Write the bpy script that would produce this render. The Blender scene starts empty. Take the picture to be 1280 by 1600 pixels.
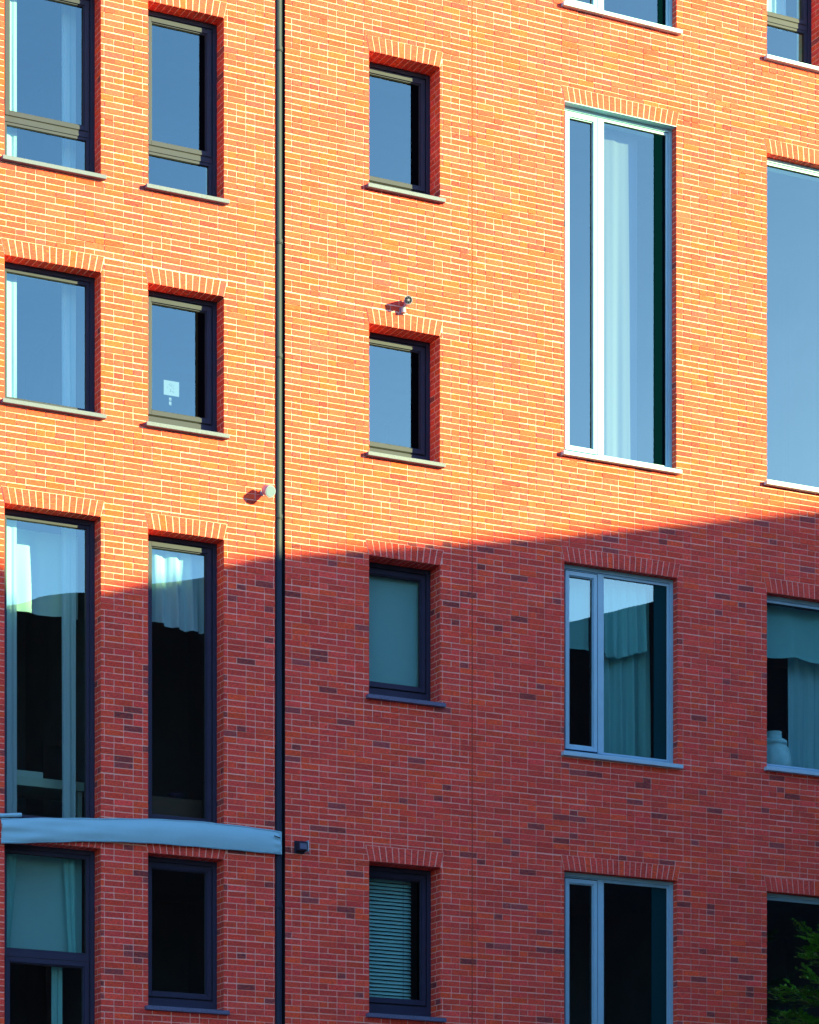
import bpy, math, random
import numpy as np
from mathutils import Vector
R = math.radians
random.seed(7); rng = np.random.default_rng(7)
scene = bpy.context.scene
H = 1.6                                   # eye height of the photographer, all façade heights below are above the ground

# ------------------------------------------------------------------ camera, sky, sun, exposure
cam = bpy.data.cameras.new('camera'); co = bpy.data.objects.new('camera', cam); scene.collection.objects.link(co)
cam.sensor_fit = 'VERTICAL'; cam.sensor_height = 36; cam.sensor_width = 36
cam.lens = 104.74; cam.shift_y = 0.8869; cam.clip_end = 2000
co.location = (-15.0414, -29.9213, H); co.rotation_euler = (R(90), 0, R(63.3113 - 90))
scene.camera = co

SUN = Vector((0.95, -1.0, 0.33)).normalized()      # towards the sun
sun_el = math.asin(SUN.z); sun_az = math.atan2(SUN.x, SUN.y)
w = bpy.data.worlds.new('World'); scene.world = w; w.use_nodes = True
nt = w.node_tree; bg = nt.nodes['Background']
sky = nt.nodes.new('ShaderNodeTexSky'); sky.sky_type = 'NISHITA'; sky.sun_disc = False
sky.sun_elevation = sun_el; sky.sun_rotation = sun_az
sky.air_density = 1.0; sky.dust_density = 0.3; sky.ozone_density = 3.0; sky.altitude = 0
nt.links.new(sky.outputs[0], bg.inputs[0]); bg.inputs[1].default_value = 0.094
sl = bpy.data.lights.new('sun', 'SUN'); so = bpy.data.objects.new('sun', sl); scene.collection.objects.link(so)
sl.energy = 4.2; sl.angle = R(0.6); sl.color = (1.0, 0.97, 0.31)
so.rotation_euler = SUN.to_track_quat('Z', 'Y').to_euler(); so.location = (20, -30, 40)
scene.view_settings.view_transform = 'Standard'; scene.view_settings.look = 'None'
scene.view_settings.exposure = 2.2
scene.render.resolution_x = 819; scene.render.resolution_y = 1024

# ------------------------------------------------------------------ materials
def mat(name, col, rough=0.6, metal=0.0, spec=0.5, noise=None, bump=None):
    """noise = (scale, amount[, stretch]) varies the colour, bump = (scale, strength, distance)"""
    m = bpy.data.materials.new(name); m.use_nodes = True
    t = m.node_tree; b = t.nodes['Principled BSDF']
    b.inputs['Base Color'].default_value = (*col, 1); b.inputs['Roughness'].default_value = rough
    b.inputs['Metallic'].default_value = metal; b.inputs['Specular IOR Level'].default_value = spec
    tc = t.nodes.new('ShaderNodeTexCoord')
    if noise:
        mp = t.nodes.new('ShaderNodeMapping'); st = noise[2] if len(noise) > 2 else (1, 1, 1)
        mp.inputs['Scale'].default_value = st
        n = t.nodes.new('ShaderNodeTexNoise'); n.inputs['Scale'].default_value = noise[0]; n.inputs['Detail'].default_value = 6
        r = t.nodes.new('ShaderNodeMapRange'); r.inputs[1].default_value = .3; r.inputs[2].default_value = .7
        r.inputs[3].default_value = 1 - noise[1]; r.inputs[4].default_value = 1 + noise[1]
        mx = t.nodes.new('ShaderNodeMix'); mx.data_type = 'RGBA'; mx.blend_type = 'MULTIPLY'; mx.inputs[0].default_value = 1
        t.links.new(tc.outputs['Object'], mp.inputs[0]); t.links.new(mp.outputs[0], n.inputs[0]); t.links.new(n.outputs[0], r.inputs[0])
        mx.inputs[6].default_value = (*col, 1); t.links.new(r.outputs[0], mx.inputs[7]); t.links.new(mx.outputs[2], b.inputs['Base Color'])
    if bump:
        n2 = t.nodes.new('ShaderNodeTexNoise'); n2.inputs['Scale'].default_value = bump[0]; n2.inputs['Detail'].default_value = 5
        bp = t.nodes.new('ShaderNodeBump'); bp.inputs['Strength'].default_value = bump[1]; bp.inputs['Distance'].default_value = bump[2]
        t.links.new(tc.outputs['Object'], n2.inputs[0]); t.links.new(n2.outputs[0], bp.inputs['Height']); t.links.new(bp.outputs[0], b.inputs['Normal'])
    return m

def brick_mat():
    m = bpy.data.materials.new('fired_brick'); m.use_nodes = True; t = m.node_tree; b = t.nodes['Principled BSDF']
    b.inputs['Roughness'].default_value = .85; b.inputs['Specular IOR Level'].default_value = .25
    at = t.nodes.new('ShaderNodeAttribute'); at.attribute_name = 'Col'
    tc = t.nodes.new('ShaderNodeTexCoord'); mp = t.nodes.new('ShaderNodeMapping'); mp.inputs['Scale'].default_value = (1, 1, 4.4)
    t.links.new(tc.outputs['Object'], mp.inputs[0])
    def noise(s, d):
        n = t.nodes.new('ShaderNodeTexNoise'); n.inputs['Scale'].default_value = s; n.inputs['Detail'].default_value = d
        n.inputs['Roughness'].default_value = .65; t.links.new(mp.outputs[0], n.inputs[0]); return n
    def rng_(n, a, c, lo, hi):
        r = t.nodes.new('ShaderNodeMapRange'); r.inputs[1].default_value = a; r.inputs[2].default_value = c
        r.inputs[3].default_value = lo; r.inputs[4].default_value = hi; t.links.new(n.outputs[0], r.inputs[0]); return r
    n1 = noise(34, 9); r1 = rng_(n1, .34, .66, .60, 1.40)
    n2 = noise(2.2, 3); r2 = rng_(n2, .3, .7, .93, 1.07)
    mu = t.nodes.new('ShaderNodeMath'); mu.operation = 'MULTIPLY'; t.links.new(r1.outputs[0], mu.inputs[0]); t.links.new(r2.outputs[0], mu.inputs[1])
    def blend(src, n, lo, hi, top, col):
        rr_ = rng_(n, lo, hi, 0, top); q = t.nodes.new('ShaderNodeMix'); q.data_type = 'RGBA'; q.inputs[7].default_value = (*col, 1)
        t.links.new(rr_.outputs[0], q.inputs[0]); t.links.new(src, q.inputs[6]); return q.outputs[2]
    c1 = blend(at.outputs['Color'], noise(19, 8), .48, .66, .60, (.86, .115, .036))
    c1 = blend(c1, noise(27, 8), .50, .66, .60, (.30, .036, .085))
    mx = t.nodes.new('ShaderNodeMix'); mx.data_type = 'RGBA'; mx.blend_type = 'MULTIPLY'; mx.inputs[0].default_value = 1
    t.links.new(c1, mx.inputs[6]); t.links.new(mu.outputs[0], mx.inputs[7])
    # mortar smears
    n3 = noise(10, 10); r3 = rng_(n3, .60, .72, 0, .5)
    m2 = t.nodes.new('ShaderNodeMix'); m2.data_type = 'RGBA'; m2.inputs[7].default_value = (.88, .24, .13, 1)
    t.links.new(r3.outputs[0], m2.inputs[0]); t.links.new(mx.outputs[2], m2.inputs[6]); t.links.new(m2.outputs[2], b.inputs['Base Color'])
    bp = t.nodes.new('ShaderNodeBump'); bp.inputs['Strength'].default_value = 1; bp.inputs['Distance'].default_value = .007
    n4 = noise(38, 6); t.links.new(n4.outputs[0], bp.inputs['Height']); t.links.new(bp.outputs[0], b.inputs['Normal'])
    return m

def glass_mat(name, refl, rough, tint):
    m = bpy.data.materials.new(name); m.use_nodes = True; t = m.node_tree; t.nodes.remove(t.nodes['Principled BSDF'])
    out = t.nodes['Material Output']
    g = t.nodes.new('ShaderNodeBsdfGlossy'); g.inputs['Roughness'].default_value = rough; g.inputs['Color'].default_value = (*GLASS_COL, 1)
    tr = t.nodes.new('ShaderNodeBsdfTransparent'); tr.inputs['Color'].default_value = (*tint, 1)
    ge = t.nodes.new('ShaderNodeNewGeometry'); dt = t.nodes.new('ShaderNodeVectorMath'); dt.operation = 'DOT_PRODUCT'
    t.links.new(ge.outputs['Normal'], dt.inputs[0]); t.links.new(ge.outputs['Incoming'], dt.inputs[1])
    def mth(op, a, c=None):
        q = t.nodes.new('ShaderNodeMath'); q.operation = op
        for i, v in enumerate((a, c)):
            if v is None: continue
            if isinstance(v, (int, float)): q.inputs[i].default_value = v
            else: t.links.new(v, q.inputs[i])
        return q.outputs[0]
    fr = mth('ADD', mth('MULTIPLY', mth('POWER', mth('SUBTRACT', 1.0, mth('ABSOLUTE', dt.outputs['Value'])), 5.0), .92), .08)   # two-sided Schlick
    mr = t.nodes.new('ShaderNodeMapRange'); mr.inputs[1].default_value = 0; mr.inputs[2].default_value = 1; mr.inputs[3].default_value = refl; mr.inputs[4].default_value = 1
    tc = t.nodes.new('ShaderNodeTexCoord'); n = t.nodes.new('ShaderNodeTexNoise'); n.inputs['Scale'].default_value = 1.1; n.inputs['Detail'].default_value = 1
    bp = t.nodes.new('ShaderNodeBump'); bp.inputs['Strength'].default_value = 1; bp.inputs['Distance'].default_value = .0022
    t.links.new(tc.outputs['Object'], n.inputs[0]); t.links.new(n.outputs[0], bp.inputs['Height']); t.links.new(bp.outputs[0], g.inputs['Normal'])
    mx = t.nodes.new('ShaderNodeMixShader')
    t.links.new(fr, mr.inputs[0]); t.links.new(mr.outputs[0], mx.inputs[0])
    t.links.new(tr.outputs[0], mx.inputs[1]); t.links.new(g.outputs[0], mx.inputs[2]); t.links.new(mx.outputs[0], out.inputs[0])
    return m

def cloth_mat(name, col, trans=.35, see=0):
    m = bpy.data.materials.new(name); m.use_nodes = True; t = m.node_tree; t.nodes.remove(t.nodes['Principled BSDF'])
    out = t.nodes['Material Output']
    d = t.nodes.new('ShaderNodeBsdfDiffuse'); d.inputs[0].default_value = (*col, 1)
    tl = t.nodes.new('ShaderNodeBsdfTranslucent'); tl.inputs[0].default_value = (*col, 1)
    mx = t.nodes.new('ShaderNodeMixShader'); mx.inputs[0].default_value = trans
    t.links.new(d.outputs[0], mx.inputs[1]); t.links.new(tl.outputs[0], mx.inputs[2])
    if see:
        tp = t.nodes.new('ShaderNodeBsdfTransparent'); m2 = t.nodes.new('ShaderNodeMixShader'); m2.inputs[0].default_value = see
        t.links.new(mx.outputs[0], m2.inputs[1]); t.links.new(tp.outputs[0], m2.inputs[2]); mx = m2
    t.links.new(mx.outputs[0], out.inputs[0])
    return m

GLASS_COL = (.35, .60, .71)
M = dict(
    brick=brick_mat(),
    mortar=mat('lime_mortar', (.88, .52, .50), .95, spec=.1, noise=(30, .10), bump=(120, .5, .002)),
    dark=mat('anthracite_paint', (.018, .025, .070), .62, spec=.3, noise=(6, .08)),
    light=mat('pale_metal_paint', (.25, .52, .74), .40, noise=(5, .05)),
    gasket=mat('black_rubber', (.01, .012, .016), .7),
    granite=mat('speckled_granite', (.080, .105, .22), .6, noise=(160, .45), bump=(220, .4, .001)),
    white_sill=mat('white_coated_sill', (.30, .56, .78), .45, noise=(8, .05)),
    pipe=mat('dark_blue_pipe_paint', (.013, .022, .055), .6, spec=.25),
    slot=mat('shaded_slot_face', (.012, .014, .03), .9),  # slot faces coloured dark, recess shade put into the colour
    sealant=mat('brown_sealant', (.28, .05, .03), .9),
    room=mat('interior_plaster', (.05, .10, .13), .9, noise=(2, .15)),
    floor=mat('interior_floor', (.08, .06, .045), .6),
    lining=mat('interior_white_lining', (.40, .66, .68), .7),
    glass=glass_mat('window_glass', .22, .0, (.90, 1.0, 1.0)),
    cloth=cloth_mat('white_curtain', (.46, .74, .88), .25),
    teal=cloth_mat('shaded_curtain', (.24, .70, .74), .2),  # curtain cloth for shaded windows, shade tone put into its colour
    sheer=cloth_mat('sheer_curtain', (.22, .26, .40), .25, .22),
    blind=cloth_mat('roller_blind_fabric', (.30, .70, .78), .15),
    slat=mat('blind_slat_paint', (.35, .85, .92), .45),
    banner=mat('blue_grey_fabric', (.25, .55, .76), .8, noise=(3, .04, (1, 1, 4)), bump=(5, .35, .02)),
    white=mat('white_plastic', (.27, .29, .48), .35),
    lens=mat('dark_lens', (.02, .02, .03), .08),
    paper=mat('pale_paper', (.13, .19, .36), .8),
    ink=mat('dark_ink', (.004, .010, .014), .8),
    pot=mat('glazed_pot', (.36, .80, .90), .35, noise=(12, .1)),
    wood=mat('table_top', (.35, .60, .58), .5),
    asphalt=mat('asphalt', (.05, .05, .052), .9, noise=(4, .2), bump=(90, .4, .01)),
    paving=mat('paving', (.36, .35, .34), .85, noise=(3, .15)),
    opp=mat('dark_render', (.004, .008, .014), .9, noise=(1.5, .2)),
    opproof=mat('dark_slate', (.012, .015, .020), .8),
    bark=mat('bark', (.06, .045, .03), .9, noise=(12, .3)),
    strip_dark=mat('black_no_reflection_strip', (.002, .002, .004), .9, spec=0),  # tones for the added strips, missing sky reflection put into the colour
    strip_teal=mat('teal_no_reflection_strip', (.001, .034, .050), .85, spec=.1),
    strip_green=mat('green_no_reflection_strip', (.0003, .005, .010), .9, spec=.0),
    leaf=None,
)
def leaf_mat():
    m = bpy.data.materials.new('leaf_green'); m.use_nodes = True; t = m.node_tree; b = t.nodes['Principled BSDF']
    oi = t.nodes.new('ShaderNodeTexCoord'); n = t.nodes.new('ShaderNodeTexNoise'); n.inputs['Scale'].default_value = 3.5
    cr = t.nodes.new('ShaderNodeValToRGB'); cr.color_ramp.elements[0].position = .38; cr.color_ramp.elements[1].position = .62
    cr.color_ramp.elements[0].color = (.012, .09, .008, 1); cr.color_ramp.elements[1].color = (.05, .28, .02, 1)
    t.links.new(oi.outputs['Object'], n.inputs[0]); t.links.new(n.outputs[0], cr.inputs[0]); t.links.new(cr.outputs[0], b.inputs['Base Color'])
    b.inputs['Roughness'].default_value = .5
    return m
M['leaf'] = leaf_mat()

# ------------------------------------------------------------------ mesh helpers
class MB:
    def __init__(s): s.v = []; s.f = []; s.m = []; s.mats = []; s.smooth = []
    def mi(s, m):
        if m not in s.mats: s.mats.append(m)
        return s.mats.index(m)
    def face(s, pts, m, sm=False):
        n = len(s.v); s.v += [tuple(p) for p in pts]; s.f.append(tuple(range(n, n + len(pts)))); s.m.append(s.mi(m)); s.smooth.append(sm)
    def box(s, x0, x1, y0, y1, z0, z1, m):
        n = len(s.v); s.v += [(x0,y0,z0),(x1,y0,z0),(x1,y1,z0),(x0,y1,z0),(x0,y0,z1),(x1,y0,z1),(x1,y1,z1),(x0,y1,z1)]
        for q in ((0,1,5,4),(1,2,6,5),(2,3,7,6),(3,0,4,7),(4,5,6,7),(3,2,1,0)):
            s.f.append(tuple(n + i for i in q)); s.m.append(s.mi(m)); s.smooth.append(False)
    def grid(s, P, m, sm=True):                  # P[i][j] points
        n = len(s.v); nr, nc = len(P), len(P[0])
        for r in P: s.v += [tuple(p) for p in r]
        for i in range(nr - 1):
            for j in range(nc - 1):
                a = n + i * nc + j; s.f.append((a, a + 1, a + nc + 1, a + nc)); s.m.append(s.mi(m)); s.smooth.append(sm)
    def tube(s, pts, rads, m, seg=16, caps=True):
        rings = []
        for i, p in enumerate(pts):
            p = Vector(p); d = (Vector(pts[min(i + 1, len(pts) - 1)]) - Vector(pts[max(i - 1, 0)])).normalized()
            a = Vector((0, 0, 1)) if abs(d.z) < .9 else Vector((1, 0, 0)); u = d.cross(a).normalized(); v = d.cross(u)
            r = rads[i] if isinstance(rads, (list, tuple)) else rads
            rings.append([p + r * (math.cos(2*math.pi*k/seg) * u + math.sin(2*math.pi*k/seg) * v) for k in range(seg + 1)])
        s.grid(rings, m)
        if caps:
            s.face(rings[0][:-1], m); s.face(rings[-1][:-1][::-1], m)
    def lathe(s, c, prof, m, seg=28):
        s.grid([[(c[0] + r * math.cos(2*math.pi*k/seg), c[1] + r * math.sin(2*math.pi*k/seg), c[2] + z) for k in range(seg + 1)] for r, z in prof], m)
    def build(s, name, parent=None, bevel=0, loc=None, label=None, solid=0):
        o3 = Vector(loc) if loc else Vector((0, 0, 0))
        me = bpy.data.meshes.new(name); me.from_pydata([tuple(Vector(p) - o3) for p in s.v], [], s.f)
        for x in s.mats: me.materials.append(x)
        me.polygons.foreach_set('material_index', s.m); me.polygons.foreach_set('use_smooth', s.smooth); me.update()
        o = bpy.data.objects.new(name, me); scene.collection.objects.link(o)
        if parent: o.parent = parent
        o.location = o3 if not parent else o3 - PW.get(parent.name, Vector((0, 0, 0)))
        PW[o.name] = o3
        if bevel:
            b = o.modifiers.new('bevel', 'BEVEL'); b.width = bevel; b.segments = 2; b.limit_method = 'ANGLE'
        if solid:
            b = o.modifiers.new('solid', 'SOLIDIFY'); b.thickness = solid
        if label: o['label'] = label
        return o
PW = {}
def empty(name, loc):
    o = bpy.data.objects.new(name, None); scene.collection.objects.link(o); o.location = loc; PW[o.name] = Vector(loc); return o
def tag(o, label, cat, group=None):
    o['label'] = label; o['category'] = cat
    if group: o['group'] = group
    return o
def structure(o): o['kind'] = 'structure'; return o

# ------------------------------------------------------------------ window openings (metres; z above ground)
def Z(z): return z + H
class W: pass
def win(col, x0, x1, z0, z1, **k):
    o = W(); o.col, o.x0, o.x1, o.z0, o.z1 = col, x0, x1, Z(z0), Z(z1)
    o.depth = {'A': .19, 'B': .20, 'C': .25, 'D': .10, 'E': .11}[col]; o.light = col in 'DE'
    o.sill = True; o.transom = None; o.mull = None; o.label = None
    for a, b in k.items(): setattr(o, a, b)
    return o
WINS = {
 'A1': win('A', -4.769, -3.689, 13.29, 15.29, transom=Z(13.79), sash_up=True, label='dark framed window with low bottom pane, top left, level with first small centre window'),
 'A2': win('A', -4.769, -3.689, 10.735, 12.266, label='squarish dark framed window in the sunlit leftmost column'),
 'A3': win('A', -4.769, -3.689, 6.34, 9.653, sill=False, label='tall dark framed window above the fabric band, crossed by the shadow edge, leftmost'),
 'A4': win('A', -4.769, -3.689, 3.0, 6.11, transom=Z(4.947), sash_low=True, label='dark framed window with transom below the left end of the fabric band'),
 'B1': win('B', -3.150, -2.262, 13.29, 15.285, transom=Z(13.79), sash_up=True, label='dark framed window with low bottom pane, beside the top of the downpipe'),
 'B2': win('B', -3.150, -2.262, 10.735, 12.247, sash_up=True, label='dark framed window with a paper notice taped to its glass'),
 'B3': win('B', -3.150, -2.262, 6.45, 9.598, sill=False, sash_up=True, label='tall narrow dark framed window with gathered white valance'),
 'B4': win('B', -3.150, -2.262, 4.46, 6.112, sash_up=True, label='dark framed window with black interior under the fabric band'),
 'C1': win('C', -.505, .387, 13.79, 15.291, sash_up=True, label='topmost small window of the centre column reflecting blue sky'),
 'C2': win('C', -.505, .387, 10.80, 12.25, sash_up=True, label='small sunlit window below the security camera'),
 'C3': win('C', -.505, .392, 8.095, 9.66, sash_up=True, label='small shaded window with a pale roller blind pulled down'),
 'C4': win('C', -.505, .397, 4.54, 6.245, sash_up=True, label='small shaded window with a blue-green slatted blind'),
 'D1': win('D', 2.0, 3.522, 16.35, 18.4, mull=.54, label='pale framed window cut off by the top edge, with white sill'),
 'D2': win('D', 2.0, 3.518, 11.175, 15.23, mull=.54, angle=True, label='very tall sunlit pale framed window with a white sheer curtain'),
 'D3': win('D', 2.0, 3.534, 7.71, 9.915, mull=.54, label='shaded pale blue framed window with valance and long curtains'),
 'D4': win('D', 2.0, 3.534, 3.0, 6.35, mull=.54, label='shaded pale blue framed window with dark room, at bottom edge'),
 'E1': win('E', 4.785, 5.56, 16.31, 18.4, transom=Z(16.88), depth=.2, light=False, sash_up=True, wsill=True, label='grey framed window with low bottom pane in the top right corner'),
 'E2': win('E', 4.785, 6.31, 11.225, 15.16, label='very tall sunlit window at the right edge reflecting plain sky'),
 'E3': win('E', 4.785, 6.31, 7.81, 9.905, label='shaded window with a pale pot on its inner sill'),
 'E4': win('E', 4.785, 6.31, 3.0, 6.33, label='dark window behind the green leaves'),
}
X0, X1, ZB, ZT = -8.2, 9.4, Z(.4), Z(20.5)        # extent of the individually laid brickwork
COURSE = .0672; HALF = .11; LH = .175; SPL = .04
GX = -1.450; GZ = Z(7.66)

# obstacles in the brickwork
OBS = []                                        # (z0, z1, xl0, xl1, xr0, xr1) with x edges at z0 and z1
for w_ in WINS.values():
    OBS.append((w_.z0, w_.z1, w_.x0, w_.x0, w_.x1, w_.x1))
    OBS.append((w_.z1, w_.z1 + LH, w_.x0, w_.x0 - SPL, w_.x1, w_.x1 + SPL))
SLOT = (-1.655, -1.530)
OBS.append((ZB - 1, ZT + 1, SLOT[0], SLOT[0], SLOT[1], SLOT[1]))
JX = .798
OBS.append((ZB - 1, ZT + 1, JX - .006, JX - .006, JX + .006, JX + .006))

def brick_colour(n):
    base = np.array([.76, .074, .053])
    c = base * rng.normal(1, .10, (n, 1)) * np.array([1, 1, 1])
    c[:, 1] *= rng.uniform(.86, 1.16, n); c[:, 2] *= rng.uniform(.75, 1.35, n)
    k = rng.random(n)
    dk = k < .05; c[dk] = np.array([.24, .052, .065]) * rng.uniform(.7, 1.3, (dk.sum(), 1))
    md = (k > .05) & (k < .30); c[md] = np.array([.66, .066, .056]) * rng.uniform(.85, 1.2, (md.sum(), 1))
    og = k > .90; c[og] = np.array([.82, .088, .036]) * rng.uniform(.9, 1.15, (og.sum(), 1))
    return np.clip(c, 0, 1)

def lay_wall():
    V, F, Cc = [], [], []
    n_c = int((ZT - ZB) / COURSE) + 2
    i0 = math.floor((ZB - GZ) / COURSE)
    for ci in range(i0, i0 + n_c):
        zb = GZ + ci * COURSE; zt = zb + COURSE
        cuts = sorted({zb, zt} | {z for o in OBS for z in o[:2] if zb + .004 < z < zt - .004})
        # bricks along this course
        g = math.floor((X0 - GX) / HALF) - random.randint(0, 1); bricks = []
        while GX + g * HALF < X1:
            L = 2 if random.random() < .54 else 1
            bricks.append((GX + g * HALF, GX + (g + L) * HALF)); g += L
        cols = brick_colour(len(bricks)); pa, pb = random.uniform(0, 6.28), random.uniform(0, 6.28)
        wave = lambda x: .0011 * math.sin(x * 1.9 + pa) + .0009 * math.sin(x * 5.3 + pb)
        for (bx0, bx1), col in zip(bricks, cols):
            hz = .0056 + random.uniform(-.0012, .0012); hx = .0046 + random.uniform(-.0012, .0018)
            off = max(-.0025, min(.0022, random.gauss(0, .0012))); tx = max(-.012, min(.012, random.gauss(0, .005))); tz = max(-.05, min(.05, random.gauss(0, .025)))
            xc, zc = (bx0 + bx1) / 2, (zb + zt) / 2; tl = random.gauss(0, .0016)
            for a, b in zip(cuts[:-1], cuts[1:]):
                lo = a + (hz if a == zb else 0) ; hi = b - (hz if b == zt else 0)
                if hi - lo < .004: continue
                mid = (a + b) / 2
                segs = [(bx0 + hx, bx0 + hx, bx1 - hx, bx1 - hx)]
                for o in OBS:
                    if not (o[0] < mid < o[1]): continue
                    if o[5] < bx0 - .01 and o[4] < bx0 - .01: continue
                    if o[2] > bx1 + .01 and o[3] > bx1 + .01: continue
                    fa = (lo - o[0]) / (o[1] - o[0]); fb = (hi - o[0]) / (o[1] - o[0])
                    l0, l1 = o[2] + (o[3]-o[2])*fa, o[2] + (o[3]-o[2])*fb
                    r0, r1 = o[4] + (o[5]-o[4])*fa, o[4] + (o[5]-o[4])*fb
                    gap = .005 if o[4] != o[5] else 0
                    new = []
                    for (p0, p1, q0, q1) in segs:
                        if l0 - gap > p0 + .004: new.append((p0, p1, min(q0, l0 - gap), min(q1, l1 - gap)))
                        if r0 + gap < q0 - .004: new.append((max(p0, r0 + gap), max(p1, r1 + gap), q0, q1))
                    segs = new
                for (p0, p1, q0, q1) in segs:
                    if min(q0 - p0, q1 - p1) < .006: continue
                    n = len(V)
                    for (x, z) in ((p0, lo), (q0, lo), (q1, hi), (p1, hi)):
                        jz_ = random.uniform(-.0016, .0016) if z in (zb + hz, zt - hz) else 0
                        V.append((x, off + tx * (x - xc) + tz * (z - zc), z + jz_ + wave(x)))
                    for k_ in range(4): V.append((V[n + k_][0], .012, V[n + k_][2]))
                    F += [(n, n+1, n+2, n+3), (n+1, n, n+4, n+5), (n+2, n+1, n+5, n+6), (n+3, n+2, n+6, n+7), (n, n+3, n+7, n+4)]
                    Cc += [col] * 8
    return V, F, Cc

def subtract_cells(x0, x1, z0, z1, holes):
    xs = sorted({x0, x1} | {v for h in holes for v in h[:2] if x0 < v < x1}); zs = sorted({z0, z1} | {v for h in holes for v in h[2:] if z0 < v < z1})
    out = []
    for a, b in zip(xs[:-1], xs[1:]):
        run = None
        for c, d in zip(zs[:-1], zs[1:]):
            mx, mz = (a + b) / 2, (c + d) / 2
            if any(h[0] < mx < h[1] and h[2] < mz < h[3] for h in holes):
                if run: out.append((a, b, *run)); run = None
            else: run = (run[0] if run else c, d)
        if run: out.append((a, b, *run))
    return out

building = empty('brick_building', (0, 0, 0))
tag(building, 'red-brown brick apartment building with dark and pale framed windows, half sunlit and half shaded', 'building')
holes = [(w_.x0, w_.x1, w_.z0, w_.z1) for w_ in WINS.values()]
# main wall: bricks + mortar bed behind them
V, F, Cc = lay_wall(); nb = len(F)
MORT = .0062
for (a, b, c, d) in subtract_cells(X0, X1, ZB, ZT, holes + [(SLOT[0], SLOT[1], ZB - 1, ZT + 1)]):
    n = len(V); V += [(a, MORT, c), (b, MORT, c), (b, MORT, d), (a, MORT, d)]; F.append((n, n+1, n+2, n+3)); Cc += [(.8, .62, .6)] * 4
me = bpy.data.meshes.new('wall'); me.from_pydata(V, [], F)
me.materials.append(M['brick']); me.materials.append(M['mortar'])
mi = np.zeros(len(F), dtype=np.int32); mi[nb:] = 1; me.polygons.foreach_set('material_index', mi)
ca = me.color_attributes.new('Col', 'FLOAT_COLOR', 'POINT')
arr = np.ones((len(V), 4), dtype=np.float32); arr[:, :3] = np.array(Cc); ca.data.foreach_set('color', arr.ravel()); me.update()
wo = bpy.data.objects.new('wall', me); scene.collection.objects.link(wo); wo.parent = building

# body of the building around and behind the laid brickwork
def tex_brick():
    m = bpy.data.materials.new('plain_brickwork'); m.use_nodes = True; t = m.node_tree; b = t.nodes['Principled BSDF']
    tc = t.nodes.new('ShaderNodeTexCoord'); sp = t.nodes.new('ShaderNodeSeparateXYZ'); ad = t.nodes.new('ShaderNodeMath'); cb = t.nodes.new('ShaderNodeCombineXYZ')
    t.links.new(tc.outputs['Object'], sp.inputs[0]); t.links.new(sp.outputs[0], ad.inputs[0]); t.links.new(sp.outputs[1], ad.inputs[1])
    t.links.new(ad.outputs[0], cb.inputs[0]); t.links.new(sp.outputs[2], cb.inputs[1])
    br = t.nodes.new('ShaderNodeTexBrick'); br.inputs['Scale'].default_value = 1; br.inputs['Brick Width'].default_value = .22; br.inputs['Row Height'].default_value = COURSE
    br.inputs['Mortar Size'].default_value = .005; br.inputs['Color1'].default_value = (.80, .076, .058, 1); br.inputs['Color2'].default_value = (.58, .058, .074, 1)
    br.inputs['Mortar'].default_value = (.8, .47, .46, 1); t.links.new(cb.outputs[0], br.inputs[0]); t.links.new(br.outputs[0], b.inputs['Base Color'])
    b.inputs['Roughness'].default_value = .9
    return m
tb = tex_brick(); BX0, BX1, BT, BY = -14, 16, 23.6, 12
b = MB()
for (a, c, d, e) in subtract_cells(BX0, BX1, 0, BT, [(X0, X1, ZB, ZT)]): b.box(a, c, .004, .3, d, e, tb)
b.box(BX0, BX0 + .3, .3, BY, 0, BT, tb); b.box(BX1 - .3, BX1, .3, BY, 0, BT, tb); b.box(BX0 + .3, BX1 - .3, BY - .3, BY, 0, BT, tb)
b.build('outer_wall', building)
b = MB(); b.box(BX0 - .2, BX1 + .2, -.15, BY + .2, BT, BT + .35, M['opproof']); b.build('roof', building)
# downpipe slot faces with painted shade, joint sealant
b = MB()
b.face([(SLOT[0], MORT, ZB), (SLOT[0], .17, ZB), (SLOT[0], .17, ZT), (SLOT[0], MORT, ZT)], M['slot'])
b.face([(SLOT[0], .17, ZB), (SLOT[1], .17, ZB), (SLOT[1], .17, ZT), (SLOT[0], .17, ZT)], M['slot'])
b.face([(SLOT[1], .17, ZB), (SLOT[1], MORT, ZB), (SLOT[1], MORT, ZT), (SLOT[1], .17, ZT)], M['slot'])
b.build('pipe_recess', building)
b = MB(); b.box(JX - .0058, JX + .0058, .002, .012, ZB, ZT, M['sealant']); b.build('movement_joint', building)

def colour_attr(o, fn):
    me = o.data; ca = me.color_attributes.new('Col', 'FLOAT_COLOR', 'POINT')
    a = np.ones((len(me.vertices), 4), dtype=np.float32); a[:, :3] = fn(len(me.vertices)); ca.data.foreach_set('color', a.ravel())

def ring(b, x0, x1, z0, z1, wd, y0, y1, m, wt=None, wb=None):
    wt = wt or wd; wb = wb or wd
    b.box(x0, x0 + wd, y0, y1, z0, z1, m); b.box(x1 - wd, x1, y0, y1, z0, z1, m)
    b.box(x0 + wd, x1 - wd, y0, y1, z0, z0 + wb, m); b.box(x0 + wd, x1 - wd, y0, y1, z1 - wt, z1, m)

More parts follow.
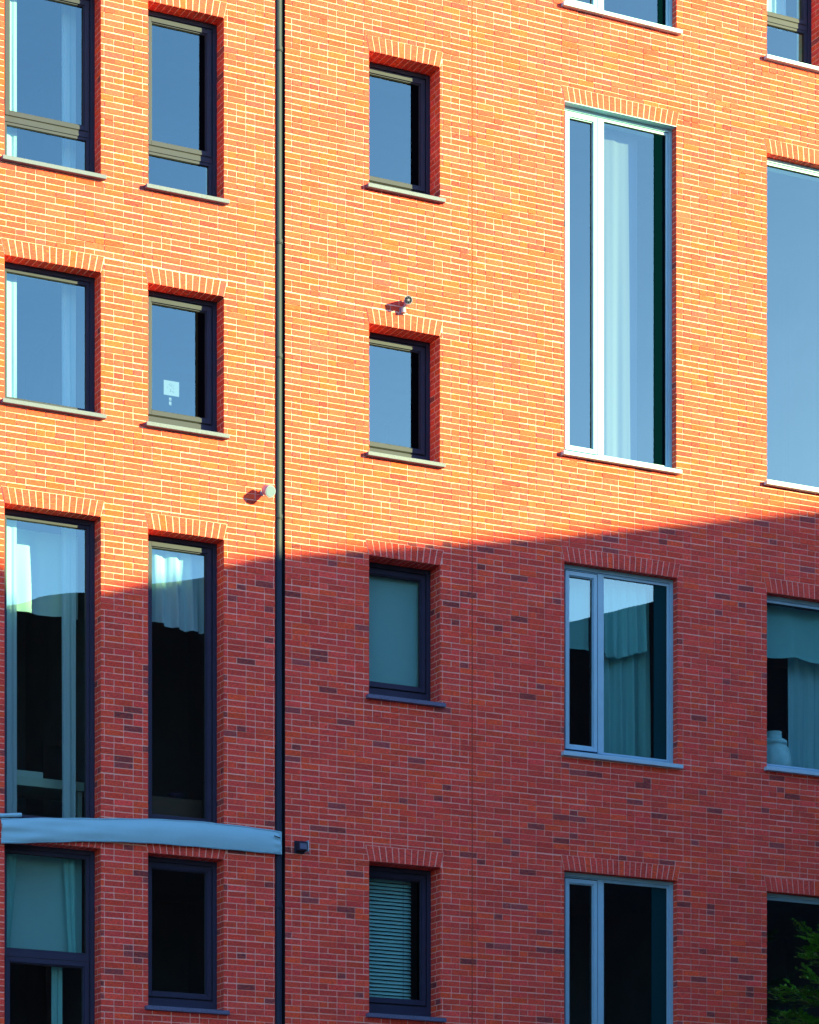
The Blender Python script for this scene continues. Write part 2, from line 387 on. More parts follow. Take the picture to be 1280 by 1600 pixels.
GL = {}
for key, w_ in WINS.items():
    x0, x1, z0, z1, dp = w_.x0, w_.x1, w_.z0, w_.z1, w_.depth
    fm = M['light'] if w_.light else M['dark']
    cx, cz = (x0 + x1) / 2, z0
    # outer frame = the window part itself
    b = MB(); ow = .045 if w_.light else .05
    ft = {'A2': .02, 'B2': .10, 'B4': .07, 'C1': .10, 'C2': .10, 'C3': .10, 'C4': .10}.get(key, 0)
    ring(b, x0, x1, z0, z1, ow, dp, dp + .09, fm, wb=ow + ft)
    if ft > .05: b.box(x0 + .004, x1 - .004, dp - .010, dp - .001, z0 + .006, z0 + ft - .010, fm)
    zf = z0 + ft
    ring(b, x0 + ow, x1 - ow, zf + ow, z1 - ow, .012, dp + .016, dp + .085, fm)
    lights = []; ix0, ix1, iz0, iz1 = x0 + ow + .012, x1 - ow - .012, zf + ow + .012, z1 - ow - .012
    if w_.mull:
        mx_ = x0 + w_.mull
        b.box(mx_ - .032, mx_ + .032, dp + .003, dp + .088, iz0, iz1, fm)
        lights = [(ix0, mx_ - .032, iz0, iz1, 'sash'), (mx_ + .032, ix1, iz0, iz1, 'fixed')]
    elif w_.transom:
        tz = w_.transom
        b.box(ix0, ix1, dp + .003, dp + .088, tz - .03, tz + .03, fm)
        lights = [(ix0, ix1, tz + .03, iz1, 'sash' if getattr(w_, 'sash_up', 0) else 'fixed'), (ix0, ix1, iz0, tz - .03, 'sash' if getattr(w_, 'sash_low', 0) else 'fixed')]
    else:
        lights = [(ix0, ix1, iz0, iz1, 'sash' if getattr(w_, 'sash_up', 0) else 'fixed')]
    wn = b.build('window', building, bevel=.003, loc=(cx, dp, cz), label=w_.label)
    gl = []
    for (a, c, d, e, kind) in lights:
        b = MB(); g = .0135 if w_.light else .0068
        if kind == 'sash':
            ring(b, a + g, c - g, d + g, e - g, .048, dp - .006, dp + .07, fm)
            ring(b, a + g + .048, c - g - .048, d + g + .048, e - g - .048, .012, dp + .010, dp + .06, fm)
            wd = .048 + .012 + g
            ring(b, a, c, d, e, g - .0003, dp + (.018 if w_.light else .004), dp + .06, M['gasket'])
        else:
            wd = .030 if not w_.light else .022
            ring(b, a, c, d, e, wd, dp + .012, dp + .07, fm)
        ring(b, a + wd, c - wd, d + wd, e - wd, .005, dp + .022, dp + .05, M['gasket'])
        b.build('sash' if kind == 'sash' else 'glazing_bead', wn, bevel=.002, loc=(cx, dp, cz))
        ta, tb_ = random.uniform(-.0022, .0022), random.uniform(-.0022, .0022)
        b = MB(); b.face([(a + wd, dp + .036 - ta, d + wd), (c - wd, dp + .036, d + wd), (c - wd, dp + .036 + tb_, e - wd), (a + wd, dp + .036 - ta + tb_, e - wd)], M['glass'])
        b.build('pane', wn, loc=(cx, dp, cz)); gl.append((a + wd, c - wd, d + wd, e - wd))
    GL[key] = gl
    # sill
    if w_.sill:
        smat = M['white_sill'] if (w_.light or getattr(w_, 'wsill', 0)) else M['granite']
        b = MB(); sx0, sx1, th = x0 - .042, x1 + .040, .046; n = len(b.v)
        yb = dp + .002
        fr, bk = z0 - .006, z0 + .006
        b.box(sx0, sx1, -.066, .0, z0 - th, z0 - .001, smat)
        b.box(x0 + .001, x1 - .001, 0, yb, z0 - th, z0 + .004, smat)
        b.build('sill', wn, bevel=.004, loc=(cx, dp, cz))
    # soldier-course lintel, full reveal depth
    nbk = max(6, round((x1 - x0 + SPL) / .0765)); b = MB(); cols = []
    jt = .0064
    for i in range(nbk):
        f0, f1 = i / nbk, (i + 1) / nbk
        b0, b1 = x0 + (x1 - x0) * f0, x0 + (x1 - x0) * f1
        t0, t1 = x0 - SPL + (x1 - x0 + 2 * SPL) * f0, x0 - SPL + (x1 - x0 + 2 * SPL) * f1
        o_ = random.gauss(-.002, .001); dd = max(dp - .004, .02); zlo, zhi = z1 + .001, z1 + LH - .005
        q = [(b0 + jt*.9, zlo), (b1 - jt*.9, zlo), (t1 - jt*.9, zhi), (t0 + jt*.9, zhi)]
        n = len(b.v); b.v += [(x, o_, z) for x, z in q] + [(x, dd, z) for x, z in q]
        for fc in ((0,1,2,3),(1,0,4,5),(2,1,5,6),(3,2,6,7),(0,3,7,4)):
            b.f.append(tuple(n + k for k in fc)); b.m.append(b.mi(M['brick'])); b.smooth.append(False)
        c_ = brick_colour(1)[0] if random.random() < .25 else np.array([.70, .072, .060]) * random.uniform(.85, 1.12)
        cols += [c_] * 8
    n = len(b.v); q = [(x0, z1 + .005), (x1, z1 + .005), (x1 + SPL, z1 + LH), (x0 - SPL, z1 + LH)]
    b.v += [(x, .0015, z) for x, z in q] + [(x, dd, z) for x, z in q]
    for fc in ((0,1,2,3),(1,0,4,5)): b.f.append(tuple(n + k for k in fc)); b.m.append(b.mi(M['mortar'])); b.smooth.append(False)
    cols += [(.8, .6, .6)] * 8
    lo = b.build('lintel', wn, loc=(cx, dp, cz)); colour_attr(lo, lambda n: np.array(cols))
    if getattr(w_, 'angle', 0):
        b = MB(); b.box(x0 + .002, x1 - .002, -.003, dp - .004, z1 - .007, z1, M['white_sill']); b.build('lintel_angle', wn, loc=(cx, dp, cz))
    # brick reveals left and right
    for side, xx in ((1, x0), (-1, x1)):
        b = MB(); cols = []
        c0 = math.floor((z0 - GZ) / COURSE)
        for ci in range(c0, int((z1 - GZ) / COURSE) + 1):
            zb = max(GZ + ci * COURSE + .0045, z0); zt = min(GZ + (ci + 1) * COURSE - .0045, z1)
            if zt - zb < .008: continue
            edges = [0.0, dp] if dp < .15 else ([0.0, .10, dp] if ci % 2 else [0.0, dp * .55 if dp > .22 else dp, dp])
            for ya, yb in zip(edges[:-1], edges[1:]):
                if yb - ya < .01: continue
                pr = xx + side * random.uniform(.0005, .003) ; y_a = ya + (.0105 if ya == 0 else .004); y_b = yb - .004
                n = len(b.v); b.v += [(pr, y_a if ya else .0122, zb), (pr, y_b, zb), (pr, y_b, zt), (pr, y_a if ya else .0122, zt)]
                b.f.append((n, n+1, n+2, n+3)); b.m.append(b.mi(M['brick'])); b.smooth.append(False); cols += [brick_colour(1)[0]] * 4
                b.v += [(xx - side*.003, y_a, zb), (xx - side*.003, y_b, zb), (xx - side*.003, y_b, zt), (xx - side*.003, y_a, zt)]; cols += [(.5, .1, .07)] * 4
                for q in ((0,1,5,4),(1,2,6,5),(2,3,7,6)): b.f.append(tuple(n + k for k in q)); b.m.append(b.mi(M['brick'])); b.smooth.append(False)
        n = len(b.v); b.v += [(xx - side*.001, .0035, z0 - .05), (xx - side*.001, dp, z0 - .05), (xx - side*.001, dp, z1), (xx - side*.001, .0035, z1)]
        b.f.append((n, n+1, n+2, n+3)); b.m.append(b.mi(M['mortar'])); b.smooth.append(False); cols += [(.8, .6, .6)] * 4
        ro = b.build('reveal', wn, loc=(cx, dp, cz)); colour_attr(ro, lambda n: np.array(cols))
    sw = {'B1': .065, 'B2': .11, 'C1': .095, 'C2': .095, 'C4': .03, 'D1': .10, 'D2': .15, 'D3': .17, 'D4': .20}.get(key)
    if sw:  # added strip over the pane, stands in for a band without sky reflection
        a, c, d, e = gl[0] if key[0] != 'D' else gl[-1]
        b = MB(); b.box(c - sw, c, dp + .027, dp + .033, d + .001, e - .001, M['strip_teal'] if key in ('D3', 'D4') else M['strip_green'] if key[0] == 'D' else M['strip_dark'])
        b.build('no_reflection_strip', wn, loc=(cx, dp, cz))
    # inner lining and the room behind
    b = MB(); yi = dp + .092; lw = .02
    b.box(x0 - lw, x0, yi, yi + .22, z0, z1, M['lining']); b.box(x1, x1 + lw, yi, yi + .22, z0, z1, M['lining'])
    b.box(x0, x1, yi, yi + .22, z1 - .0, z1 + lw, M['lining']); b.box(x0 - lw, x1 + lw, yi, yi + .26, z0 - .03, z0, M['lining'])
    b.build('inner_lining', wn, loc=(cx, dp, cz))
    b = MB(); rx0, rx1, ry0, ry1, rz0, rz1 = x0 - .12, x1 + (.9 if key[0] != 'A' else .28), yi + .221, 3.2, z0 - (.75 if z1 - z0 < 2.6 else .05), z1 + .08
    b.face([(rx0, ry1, rz0), (rx1, ry1, rz0), (rx1, ry1, rz1), (rx0, ry1, rz1)], M['room'])
    b.face([(rx0, ry0, rz0), (rx0, ry1, rz0), (rx0, ry1, rz1), (rx0, ry0, rz1)], M['room'])
    b.face([(rx1, ry0, rz0), (rx1, ry1, rz0), (rx1, ry1, rz1), (rx1, ry0, rz1)], M['room'])
    b.face([(rx0, ry0, rz1), (rx1, ry0, rz1), (rx1, ry1, rz1), (rx0, ry1, rz1)], M['room'])
    b.face([(rx0, ry0, rz0), (rx1, ry0, rz0), (rx1, ry1, rz0), (rx0, ry1, rz0)], M['floor'])
    for (a, c, d, e) in subtract_cells(rx0, rx1, rz0, rz1, [(x0 - lw, x1 + lw, z0 - .03, z1 + lw)]):
        b.face([(a, ry0, d), (c, ry0, d), (c, ry0, e), (a, ry0, e)], M['room'])
    b.build('room_shell', wn, loc=(cx, dp, cz))

# ------------------------------------------------------------------ downpipe
dpx, dpy, dr = -1.598, .050, .048
b = MB(); b.tube([(dpx, dpy, 0.05), (dpx, dpy, ZT - .01)], dr, M['pipe'], 32)
pipe = b.build('downpipe', building, loc=(dpx, dpy, 0), label='slim dark blue downpipe running down the wall in a narrow recess')
for zz in (15.10, 12.98, 11.72, 9.95, 5.66, 3.5):
    b = MB(); b.tube([(dpx, dpy, Z(zz) - .02), (dpx, dpy, Z(zz) + .02)], dr + .007, M['pipe'], 32)
    b.tube([(dpx, dpy, Z(zz) - .035), (dpx, dpy, Z(zz) - .028)], dr + .009, M['pipe'], 32); b.build('pipe_collar', pipe, loc=(dpx, dpy, 0))

# ------------------------------------------------------------------ curtains, blinds and things indoors
def cloth(name, label, cat, x0, x1, z0, z1, y, folds=6, amp=.03, m='cloth', hem=None, pinch=None, group=None, seed=0):
    group = group or {'curtain': 'curtains and valances hanging in the windows', 'blind': None}[cat]
    r = random.Random(seed + int(x0 * 100)); ph = [r.uniform(0, 6.28) for _ in range(4)]
    nx, nz = max(24, int(folds * 12)), 26; P = []
    for j in range(nz + 1):
        v = j / nz; row = []
        for i in range(nx + 1):
            u = i / nx
            zb = z0 + (hem(u) if hem else 0); z = z1 + (zb - z1) * v
            a = amp * (.35 + .65 * v)
            yy = y + a * (math.sin(2*math.pi*folds*u + ph[0] + .7*math.sin(3*v + ph[1])) + .35*math.sin(2*math.pi*folds*2.3*u + ph[2]))
            xx = x0 + (x1 - x0) * u
            if pinch: xx = pinch(u, v, xx)
            row.append((xx, yy, z))
        P.append(row)
    b = MB(); b.grid(P, M[m])
    hemrow = P[-1]; b.grid([[(p[0], p[1] - .004, p[2] + .028) for p in hemrow], [(p[0], p[1] - .005, p[2] - .002) for p in hemrow]], M[m])
    o = b.build(name, loc=(x0, y, z1)); return tag(o, label, cat, group)

A0, A1_ = -4.769, -3.689
# leftmost column: narrow curtains drawn to both sides
for key, lb in (('A1', 'top left window'), ('A2', 'squarish sunlit leftmost window'), ('A3', 'tall leftmost window over the fabric band')):
    w_ = WINS[key]
    cloth('curtain', 'narrow white curtain at the left of the ' + lb, 'curtain', -4.63, -4.518, w_.z0 + .01, w_.z1 - .02, .34, 1.2, .012, seed=1)
    cloth('curtain', 'pale curtain at the right side of the ' + lb, 'curtain', -3.965, -3.805, w_.z0 + .01, w_.z1 - .02, .46, 1.6, .014, seed=2)
w_ = WINS['A3']
cloth('valance', 'short white valance across the top of the tall leftmost window', 'curtain', w_.x0 + .05, w_.x1 - .03, Z(8.70), w_.z1 - .06, .62, 2.2, .03, hem=lambda u: .10 * math.exp(-u*9) - .0*u, seed=3)
w_ = WINS['B3']
cloth('valance', 'gathered white valance in the narrow window beside the tall leftmost one', 'curtain', w_.x0 + .04, w_.x1 - .03, Z(8.70), w_.z1 - .05, .345, 4.2, .045, hem=lambda u: .05 - .10 * math.sin(min(u, .75) / .75 * 1.57), seed=4)
w_ = WINS['A4']
cloth('curtain', 'pale curtain tied back at the left above the transom', 'curtain', -4.64, -4.50, Z(5.0), w_.z1 - .04, .36, 1.8, .015, pinch=lambda u, v, x: x - u * .09 * v, m='teal')
cloth('curtain', 'pale curtain tied back at the right above the transom', 'curtain', -3.99, -3.85, Z(5.0), w_.z1 - .04, .36, 2.2, .015, pinch=lambda u, v, x: x + (.07 - u * .04) * v, m='teal')
cloth('roller_blind', 'teal blind hanging behind the tied back curtains below the fabric band', 'blind', w_.x0 + .05, w_.x1 - .04, Z(4.98), w_.z1 - .04, .48, 1, .002, m='blind')
cloth('curtain', 'narrow pale curtain in the bottom left pane under the transom', 'curtain', w_.x1 - .42, w_.x1 - .30, w_.z0 + .02, Z(4.88), .38, 1.5, .012, m='teal')
w_ = WINS['C3']
cloth('roller_blind', 'plain pale roller blind covering the small shaded centre window', 'blind', w_.x0 + .02, w_.x1 - .065, w_.z0 + .05, w_.z1 - .02, .355, .5, .002, m='blind')
for key, y_, hh in (('C1', .40, 0), ('C2', .40, 0)): pass
w_ = WINS['D2']
cloth('curtain', 'long white sheer curtain in the very tall sunlit window', 'curtain', 2.64, 3.20, w_.z0 + .02, w_.z1 - .05, .36, 2.1, .020, m='sheer', hem=None, seed=5)
w_ = WINS['D3']
cloth('valance', 'pale valance in the narrow left light of the shaded pale blue window', 'curtain', 2.06, 2.50, Z(9.01), w_.z1 - .05, .30, 1.6, .015, seed=6, m='teal')
cloth('valance', 'gathered pale valance in the wide right light of the shaded pale blue window', 'curtain', 2.60, 3.26, Z(9.02), w_.z1 - .05, .29, 4.6, .045, hem=lambda u: -.06*math.sin(u*4.5), seed=7, m='teal')
cloth('curtain', 'long pale curtain below the gathered valance of the shaded pale blue window', 'curtain', 2.62, 3.40, w_.z0 + .02, w_.z1 - .06, .42, 4.2, .05, seed=8, m='teal')
w_ = WINS['E3']
cloth('valance', 'pale roman valance over the pot in the shaded right window', 'curtain', w_.x0 + .03, w_.x1 - .03, Z(9.27), w_.z1 - .05, .30, 2.8, .02, hem=lambda u: -.05*abs(math.sin(u*6.4 + .5)), seed=9, m='teal')
cloth('curtain', 'long dim curtain behind the pot in the shaded right window', 'curtain', w_.x0 + .62, w_.x1 - .02, w_.z0 + .02, w_.z1 - .06, .50, 5, .03, m='blind', seed=10)
w_ = WINS['E1']
cloth('curtain', 'white curtain tied aside in the top right corner window', 'curtain', w_.x0 + .26, w_.x0 + .50, Z(16.9), w_.z1 - .05, .42, 2.4, .02, pinch=lambda u, v, x: x + (u - .5) * .12 * v)

# slatted blind
w_ = WINS['C4']; sx0, sx1 = w_.x0 + .06, w_.x1 - .19; yb = .385
bl = empty('slatted_blind', (sx0, yb, w_.z1 - .07))
tag(bl, 'blue-green horizontal slatted blind in the lowest small centre window', 'blind')
b = MB(); zz = w_.z1 - .13; k = 0
while zz > w_.z0 + .10:
    sag = .0015 * math.sin(k * 1.7); P = []
    for j in range(5):
        t_ = (j / 4 - .5); P.append([(sx0 + (sx1 - sx0) * i / 8, yb + t_ * .030 , zz + t_ * .036 + .004 * (1 - 4*t_*t_) + sag * math.sin(i)) for i in range(9)])
    b.grid(P, M['slat']); zz -= .0425; k += 1
b.build('slats', bl, loc=(sx0, yb, w_.z1 - .07), solid=.001)
b = MB(); b.box(sx0, sx1, yb - .02, yb + .02, w_.z1 - .10, w_.z1 - .06, M['slat']); b.build('headrail', bl, loc=(sx0, yb, w_.z1 - .07))
b = MB(); b.box(sx0, sx1, yb - .012, yb + .012, zz + .005, zz + .022, M['slat']); b.build('bottom_rail', bl, loc=(sx0, yb, w_.z1 - .07))
for fx in (.12, .84):
    b = MB(); x_ = sx0 + (sx1 - sx0) * fx; b.tube([(x_, yb - .022, zz + .01), (x_, yb - .022, w_.z1 - .08)], .0022, M['paper'], 6); b.build('cord', bl, loc=(sx0, yb, w_.z1 - .07))

# paper notice on the glass (plain marks) with two small slips under it
py = .20 + .036 + .004
b = MB(); nx0, nx1, nz0, nz1 = -2.872, -2.692, Z(11.160), Z(11.320)
b.box(nx0, nx1, py, py + .001, nz0, nz1, M['paper'])
rr = random.Random(3)
for (u, v, a, c) in ((.34,.72,.05,.03),(.42,.80,.03,.05),(.52,.76,.04,.03),(.47,.62,.03,.07),(.60,.66,.03,.05),(.40,.66,.03,.04),(.62,.48,.05,.03),(.24,.50,.02,.06),(.44,.34,.03,.10),(.40,.26,.08,.03),(.58,.26,.03,.07),(.64,.22,.04,.03),(.56,.54,.03,.03)):
    x_, z_ = nx0 + u*(nx1-nx0), nz0 + v*(nz1-nz0); b.box(x_, x_ + a*(nx1-nx0), py - .0012, py - .0002, z_, z_ + c*(nz1-nz0), M['ink'])
o = b.build('paper_notice', loc=(nx0, py, nz0)); tag(o, 'small pale paper notice with dark marks taped inside the glass', 'notice')
for i, (za, zb, lb) in enumerate(((Z(11.105), Z(11.137), 'upper tiny white slip stuck on the glass just below the paper notice'), (Z(11.055), Z(11.093), 'lower tiny white slip stuck on the glass below the paper notice'))):
    b = MB(); b.box(-2.810, -2.782, py, py + .001, za, zb, M['paper']); b.box(-2.803, -2.789, py - .0012, py - .0002, za + .008, za + .012, M['ink'])
    tag(b.build('paper_slip', loc=(-2.862, py, za)), lb, 'label', 'paper slips on the glass')

# pot on inner sill
pc = (5.135, .38, WINS['E3'].z0 + .002)
b = MB(); b.lathe(pc, [(0, 0), (.17, 0), (.20, .05), (.215, .14), (.21, .24), (.185, .32), (.155, .37), (.165, .375), (.16, .42), (.13, .44), (.10, .445), (.10, .455), (.095, .52), (.10, .53), (.06, .53), (0, .53)], M['pot'])
tag(b.build('ceramic_pot', loc=pc), 'pale lidded ceramic pot standing on the inner sill at the right edge', 'pot')
# armchair back in the shaded pale window
cz_ = WINS['D3'].z0
ch = empty('armchair', (2.95, .9, cz_ - .4)); tag(ch, 'pale rounded armchair showing low behind the shaded pale blue window', 'chair')
b = MB(); b.tube([(2.72, .62, cz_ - .3), (2.72, .62, cz_ + .12), (2.74, .62, cz_ + .19)], [.12, .12, .05], M['pot'], 20); b.tube([(2.76, .60, cz_ + .17), (2.76, .60, cz_ + .28)], [.05, .06], M['pot'], 14); b.build('backrest', ch, loc=(2.95, .9, cz_ - .4))
b = MB(); b.box(2.62, 3.1, .66, 1.1, cz_ - .35, cz_ - .2, M['pot']); b.build('seat', ch, bevel=.03, loc=(2.95, .9, cz_ - .4))
# desk and box in the tall left window, bowl in the next one, papers in the squarish one
dk = empty('desk', (-4.2, 1.2, Z(6.0))); tag(dk, 'light desk seen low in the tall leftmost window', 'desk')
b = MB(); b.box(-4.85, -3.45, .9, 1.5, Z(6.90), Z(7.0), M['wood']); b.build('desk_top', dk, bevel=.005, loc=(-4.2, 1.2, Z(6.0)))
for lx in (-4.8, -3.6):
    b = MB(); b.box(lx, lx + .05, .95, 1.0, Z(6.3), Z(6.90), M['wood']); b.build('leg', dk, loc=(-4.2, 1.2, Z(6.0)))
b = MB(); b.box(-4.30, -3.98, 1.0, 1.25, Z(7.001), Z(7.09), M['lining']); tag(b.build('storage_box', bevel=.01, loc=(-4.15, 1.1, Z(7.0))), 'pale low box lying on the desk in the tall leftmost window', 'box')
b = MB(); b.box(-3.1, -2.2, .75, 1.2, Z(6.50), Z(6.90), M['floor']); tag(b.build('side_cabinet', bevel=.01, loc=(-2.6, .9, Z(6.5))), 'dark low cabinet inside the tall narrow window', 'cabinet')
b = MB(); b.lathe((-2.46, .9, Z(6.902)), [(0, 0), (.06, 0), (.09, .05), (.095, .07), (.09, .07), (0, .03)], M['dark']); tag(b.build('bowl', loc=(-2.46, .9, Z(6.902))), 'pale bowl on the dark cabinet inside the tall narrow window', 'bowl')
for xa, xb, hh, tilt, lb in ((-4.50, -4.36, .15, .03, 'left pale book leaning on the inner sill of the squarish sunlit window'), (-4.30, -4.05, .12, .04, 'right wider pale book on the inner sill of the squarish sunlit window')):
    b = MB(); zc_ = WINS['A2'].z0 + .002
    b.face([(xa, .33, zc_), (xb, .33, zc_), (xb, .33 + tilt, zc_ + hh), (xa, .33 + tilt, zc_ + hh)], M['paper']); b.face([(xa, .355, zc_), (xb, .355, zc_), (xb, .355 + tilt, zc_ + hh), (xa, .355 + tilt, zc_ + hh)], M['paper'])
    b.face([(xa, .33 + tilt, zc_ + hh), (xb, .33 + tilt, zc_ + hh), (xb, .355 + tilt, zc_ + hh), (xa, .355 + tilt, zc_ + hh)], M['paper'])
    b.face([(xb, .33, zc_), (xb, .355, zc_), (xb, .355 + tilt, zc_ + hh), (xb, .33 + tilt, zc_ + hh)], M['paper'])
    tag(b.build('book', loc=(xa, .33, zc_)), lb, 'book', 'pale books on the inner sill')

# ------------------------------------------------------------------ fabric band over the wall and pipe
top = [(-4.826, 6.318), (-4.4, 6.362), (-4.0, 6.398), (-3.719, 6.421), (-3.178, 6.467), (-2.7, 6.488), (-2.449, 6.491), (-2.0, 6.486), (-1.70, 6.474), (-1.612, 6.466)]
bot = [(-4.826, 6.049), (-4.4, 6.098), (-4.0, 6.143), (-3.719, 6.169), (-3.178, 6.199), (-2.7, 6.207), (-2.449, 6.209), (-2.0, 6.212), (-1.70, 6.210), (-1.612, 6.208)]
def itp(L, x):
    for (a, b_), (c, d) in zip(L[:-1], L[1:]):
        if a <= x <= c: return b_ + (d - b_) * (x - a) / (c - a)
    return L[-1][1]
NX = 150; rows = []
def wr(x, v):
    l = math.exp(-(x + 4.826) * 1.6)
    return .0035 * math.sin(x * 3.1 + v * 2.2) + l * (.012 * math.sin(v * 9 + x * 3.5) + .006 * math.sin(v * 17 - x * 5)) + .0016 * math.sin(x * 11 + v * 5) + .010 * math.exp(-abs(x + 1.66) * 30) * math.sin(v * 19)
for j in range(15):
    v = j / 14; row = []
    for i in range(NX + 1):
        x = -4.826 + (4.826 - 1.612) * i / NX
        z = Z(itp(top, x) + (itp(bot, x) - itp(top, x)) * v) + .002 * math.sin(x * 14)
        row.append((x, -.078 + .030 * (2*v - 1)**2 + wr(x, v), z))
    rows.append(row)
b = MB(); b.grid(rows, M['banner'])
ban = empty('fabric_band', (-3.2, -.05, Z(6.2))); tag(ban, 'long blue-grey fabric band stretched across the left wall and tied at the downpipe', 'banner')
b.tube([(r_[0], r_[1] - .002, r_[2] - .012) for r_ in rows[0]], .0035, M['banner'], 6); b.tube([(r_[0], r_[1] - .002, r_[2] + .012) for r_ in rows[-1]], .0035, M['banner'], 6)
b.build('cloth', ban, loc=(-3.2, -.05, Z(6.2)), solid=-.006)
b = MB(); b.tube([(-4.87, -.03, Z(6.345)), (-4.60, -.05, Z(6.375))], .022, M['banner'], 10); b.tube([(-4.90, -.02, Z(6.322)), (-4.7, -.055, Z(6.335))], .006, M['gasket'], 8); b.build('tie_end', ban, loc=(-3.2, -.05, Z(6.2)))
b = MB(); b.tube([(-1.70, -.085, Z(6.405)), (-1.63, -.088, Z(6.385))], .006, M['gasket'], 8); b.tube([(-1.615, -.07, Z(6.46)), (-1.612, -.072, Z(6.21))], .008, M['banner'], 8); b.build('tie', ban, loc=(-3.2, -.05, Z(6.2)))

# ------------------------------------------------------------------ wall fittings
def spot(root, c, d, r, L, part, m):
    pass
# security camera over the small window
sc = empty('security_camera', (-.10, 0, Z(12.46))); tag(sc, 'small white bullet security camera on a bracket above the second small window', 'security camera')
c0 = Vector((-.078, -.115, Z(12.528))); dr_ = Vector((-.36, -.90, -.20)).normalized()
b = MB(); p = c0 - dr_ * .09; q = c0 + dr_ * .075
b.tube([p, p + dr_ * .01, q - dr_ * .01, q], [.036, .045, .048, .048], M['white'], 28, caps=True); b.build('housing', sc, loc=(-.10, 0, Z(12.46)))
b = MB(); b.tube([q + dr_ * .0005, q + dr_ * .004], [.040, .038], M['lens'], 28); b.tube([q + dr_ * .0042, q + dr_ * .008], [.014, .012], M['white'], 16)
for k in range(6):
    u_ = dr_.cross(Vector((0, 0, 1))).normalized(); v_ = u_.cross(dr_); cc = q + dr_ * .0042 + .027 * (math.cos(k * 1.05) * u_ + math.sin(k * 1.05) * v_); b.tube([cc, cc + dr_ * .003], .006, M['granite'], 8)
b.build('lens', sc, loc=(-.10, 0, Z(12.46)))
b = MB(); b.tube([(-.098, -.045, Z(12.415)), (-.098, -.045, Z(12.478)), (-.090, -.07, Z(12.495)), c0 - Vector((0, 0, .03))], [.030, .028, .018, .014], M['white'], 18)
b.box(-.128, -.068, -.016, .0, Z(12.405), Z(12.480), M['white']); b.build('bracket', sc, bevel=.002, loc=(-.10, 0, Z(12.46)))
# round floodlight beside the pipe
fl = empty('floodlight', (-1.72, 0, Z(10.13))); tag(fl, 'small round white floodlight on the wall just left of the downpipe', 'wall light')
c0 = Vector((-1.795, -.14, Z(10.155))); dr_ = Vector((.15, -.90, -.40)).normalized()
b = MB(); p = c0 - dr_ * .07; q = c0 + dr_ * .045
b.tube([p, p + dr_ * .02, q - dr_ * .005, q], [.030, .060, .066, .064], M['white'], 28); b.build('lamp_head', fl, loc=(-1.72, 0, Z(10.13)))
b = MB(); b.tube([q + dr_ * .0006, q + dr_ * .003], [.058, .056], M['paper'], 28); b.build('lamp_glass', fl, loc=(-1.72, 0, Z(10.13)))
b = MB(); b.tube([(-1.80, 0, Z(10.17)), (-1.80, -.06, Z(10.17)), p], .014, M['white'], 12); b.tube([(-1.80, -.001, Z(10.17)), (-1.80, -.018, Z(10.17))], .035, M['white'], 20); b.build('bracket', fl, loc=(-1.72, 0, Z(10.13)))
# small wall box light right of the pipe
bx = empty('wall_lamp', (-1.36, 0, Z(6.33))); tag(bx, 'small dark square wall lamp right of the downpipe below the fabric band end', 'wall light')
b = MB(); b.box(-1.425, -1.305, -.016, 0, Z(6.25), Z(6.39), M['pipe']); b.box(-1.415, -1.315, -.115, -.016, Z(6.27), Z(6.37), M['pipe']); b.build('housing', bx, bevel=.006, loc=(-1.36, 0, Z(6.33)))
b = MB(); b.box(-1.408, -1.325, -.121, -.1155, Z(6.282), Z(6.345), M['granite']); b.build('lens', bx, bevel=.002, loc=(-1.36, 0, Z(6.33)))
b = MB(); b.box(-1.3045, -1.296, -.11, -.0, Z(6.265), Z(6.385), M['light']); b.build('bracket', bx, loc=(-1.36, 0, Z(6.33)))

# ------------------------------------------------------------------ young tree in front of the lower right window
tx, ty = 5.30, -1.2
tr = empty('tree', (tx, ty, 0)); tag(tr, 'young tree with small bright green leaves in the bottom right corner', 'tree')
rt = random.Random(11); b = MB()
b.tube([(tx, ty, 0), (tx + .05, ty, 2.0), (tx, ty, 4.2), (tx - .05, ty, 5.8), (tx - .1, ty, 7.6)], [.09, .075, .055, .035, .008], M['bark'], 12)
tips = []
for k in range(95):
    zz = rt.uniform(3.8, 7.55); a = rt.uniform(0, 6.28) if k % 2 else rt.uniform(2.4, 3.9)
    Rr = 1.28 * math.sin(math.pi * min(1, max(.10, (7.75 - zz) / 3.9))) ** .7 * rt.uniform(.7, 1) * .9
    s0 = Vector((tx, ty, zz - .3)); e = s0 + Vector((math.cos(a) * Rr, math.sin(a) * Rr, rt.uniform(.1, .5)))
    mdl = (s0 + e) / 2 + Vector((0, 0, .08)); b.tube([s0, mdl, e], [.014, .009, .003], M['bark'], 6); tips.append((s0, mdl, e))
b.build('trunk', tr, loc=(tx, ty, 0))
b = MB()
def leaf(p, d, L):
    d = d.normalized(); u = d.cross(Vector((rt.uniform(-.4, .4), rt.uniform(-.4, .4), 1))).normalized(); n_ = d.cross(u) * .15
    b.face([p, p + d*L*.35 + u*L*.23 + n_*L, p + d*L*.75 + u*L*.17, p + d*L, p + d*L*.75 - u*L*.17, p + d*L*.35 - u*L*.23 + n_*L], M['leaf'])
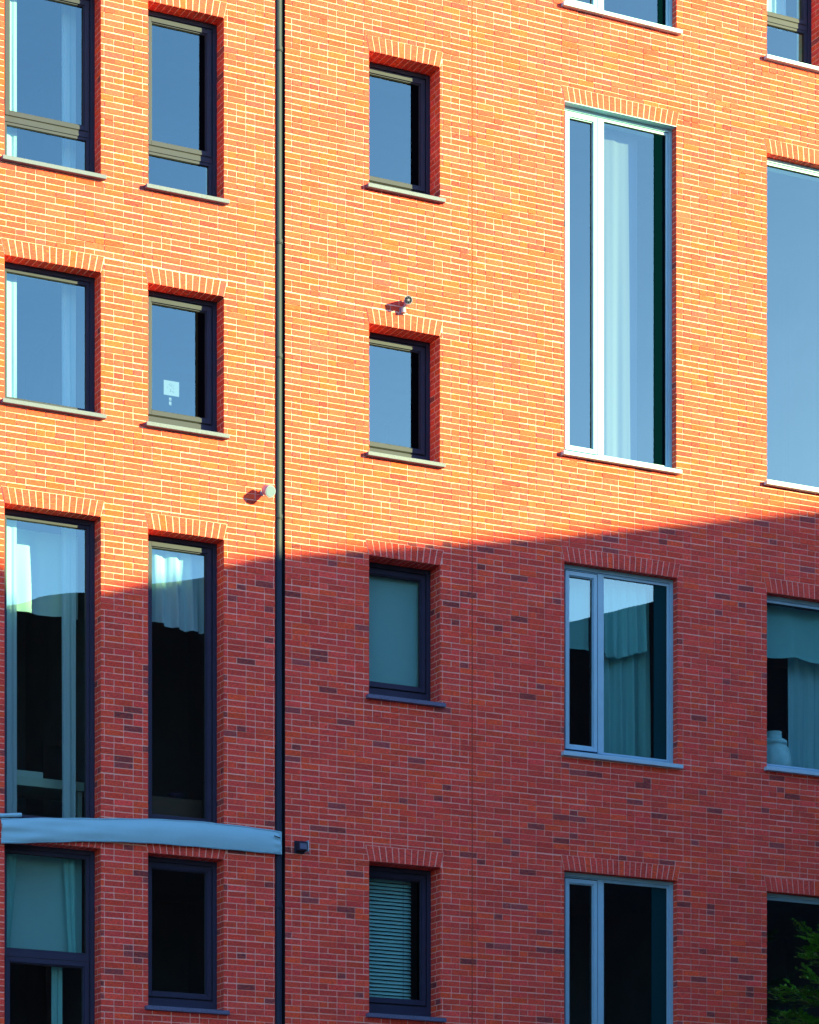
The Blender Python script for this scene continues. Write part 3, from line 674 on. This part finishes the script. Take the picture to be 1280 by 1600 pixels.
for (s0, mdl, e) in tips:
    for tt in range(13):
        f = .25 + .75 * tt / 12; base = s0.lerp(mdl, f*2) if f < .5 else mdl.lerp(e, f*2 - 1)
        tw = (e - s0).normalized(); sd = tw.cross(Vector((0, 0, 1))).normalized() * rt.choice((-1, 1))
        d = (tw * .7 + sd * rt.uniform(.4, 1) + Vector((0, 0, rt.uniform(-.35, .35)))).normalized()
        ln = rt.uniform(.10, .26)
        for q in range(7):
            pp = base + d * ln * q / 6
            for sg in (-1, 1):
                leaf(pp, d * .6 + d.cross(Vector((0, 0, 1))) * sg + Vector((0, 0, rt.uniform(-.3, .3))), rt.uniform(.045, .085))
b.build('crown', tr, loc=(tx, ty, 0))

# ------------------------------------------------------------------ ground and the house across the street
b = MB(); b.face([(-600, -600, -.01), (600, -600, -.01), (600, 600, -.01), (-600, 600, -.01)], M['asphalt']); structure(b.build('ground'))
b = MB(); b.box(-60, 60, -3.6, 0, -.005, .12, M['paving']); structure(b.build('pavement'))
b = MB(); b.box(-60, 60, -15, -12.6, -.005, .12, M['paving']); structure(b.build('far_pavement'))
prof = [(-1.0, 12.6), (1.2, 13.2), (3.4, 13.75), (5, 14.2), (7.1, 14.75), (8.6, 14.3), (10.2, 13.72), (12.4, 14.46), (16, 15.16), (22, 16.46), (30, 18.2), (38, 16.4), (46, 14.6)]
opp = empty('house_across', (20, -20, 0)); tag(opp, 'dark house across the street, seen only as the dark outline reflected in the lower panes', 'building')
b = MB(); YF, YK = -15.0, -26.0
P0 = [(x, YF, Z(z)) for x, z in prof]; P1 = [(x, YK, Z(z)) for x, z in prof]
b.face([(prof[-1][0], YF, 0), (prof[0][0], YF, 0)] + P0, M['opp']); b.face([(prof[0][0], YK, 0), (prof[-1][0], YK, 0)] + P1[::-1], M['opp'])
b.face([(prof[0][0], YK, 0), (prof[0][0], YF, 0), P0[0], P1[0]], M['opp']); b.face([(prof[-1][0], YF, 0), (prof[-1][0], YK, 0), P1[-1], P0[-1]], M['opp'])
b.build('wall', opp, loc=(20, -20, 0))
b = MB(); b.grid([P0, P1], M['opproof'], sm=False); b.build('roof', opp, loc=(20, -20, 0))
for fz in (1.0, 4.2, 7.4, 10.6):
    for k in range(11):
        x_ = 1.2 + k * 4.0
        b = MB(); ring(b, x_, x_ + 1.5, fz, fz + 1.9, .08, YF - .02, YF + .05, M['opproof']); b.box(x_ + .08, x_ + 1.42, YF - .01, YF + .02, fz + .08, fz + 1.82, M['opp'])
        b.build('window', opp, loc=(20, -20, 0))
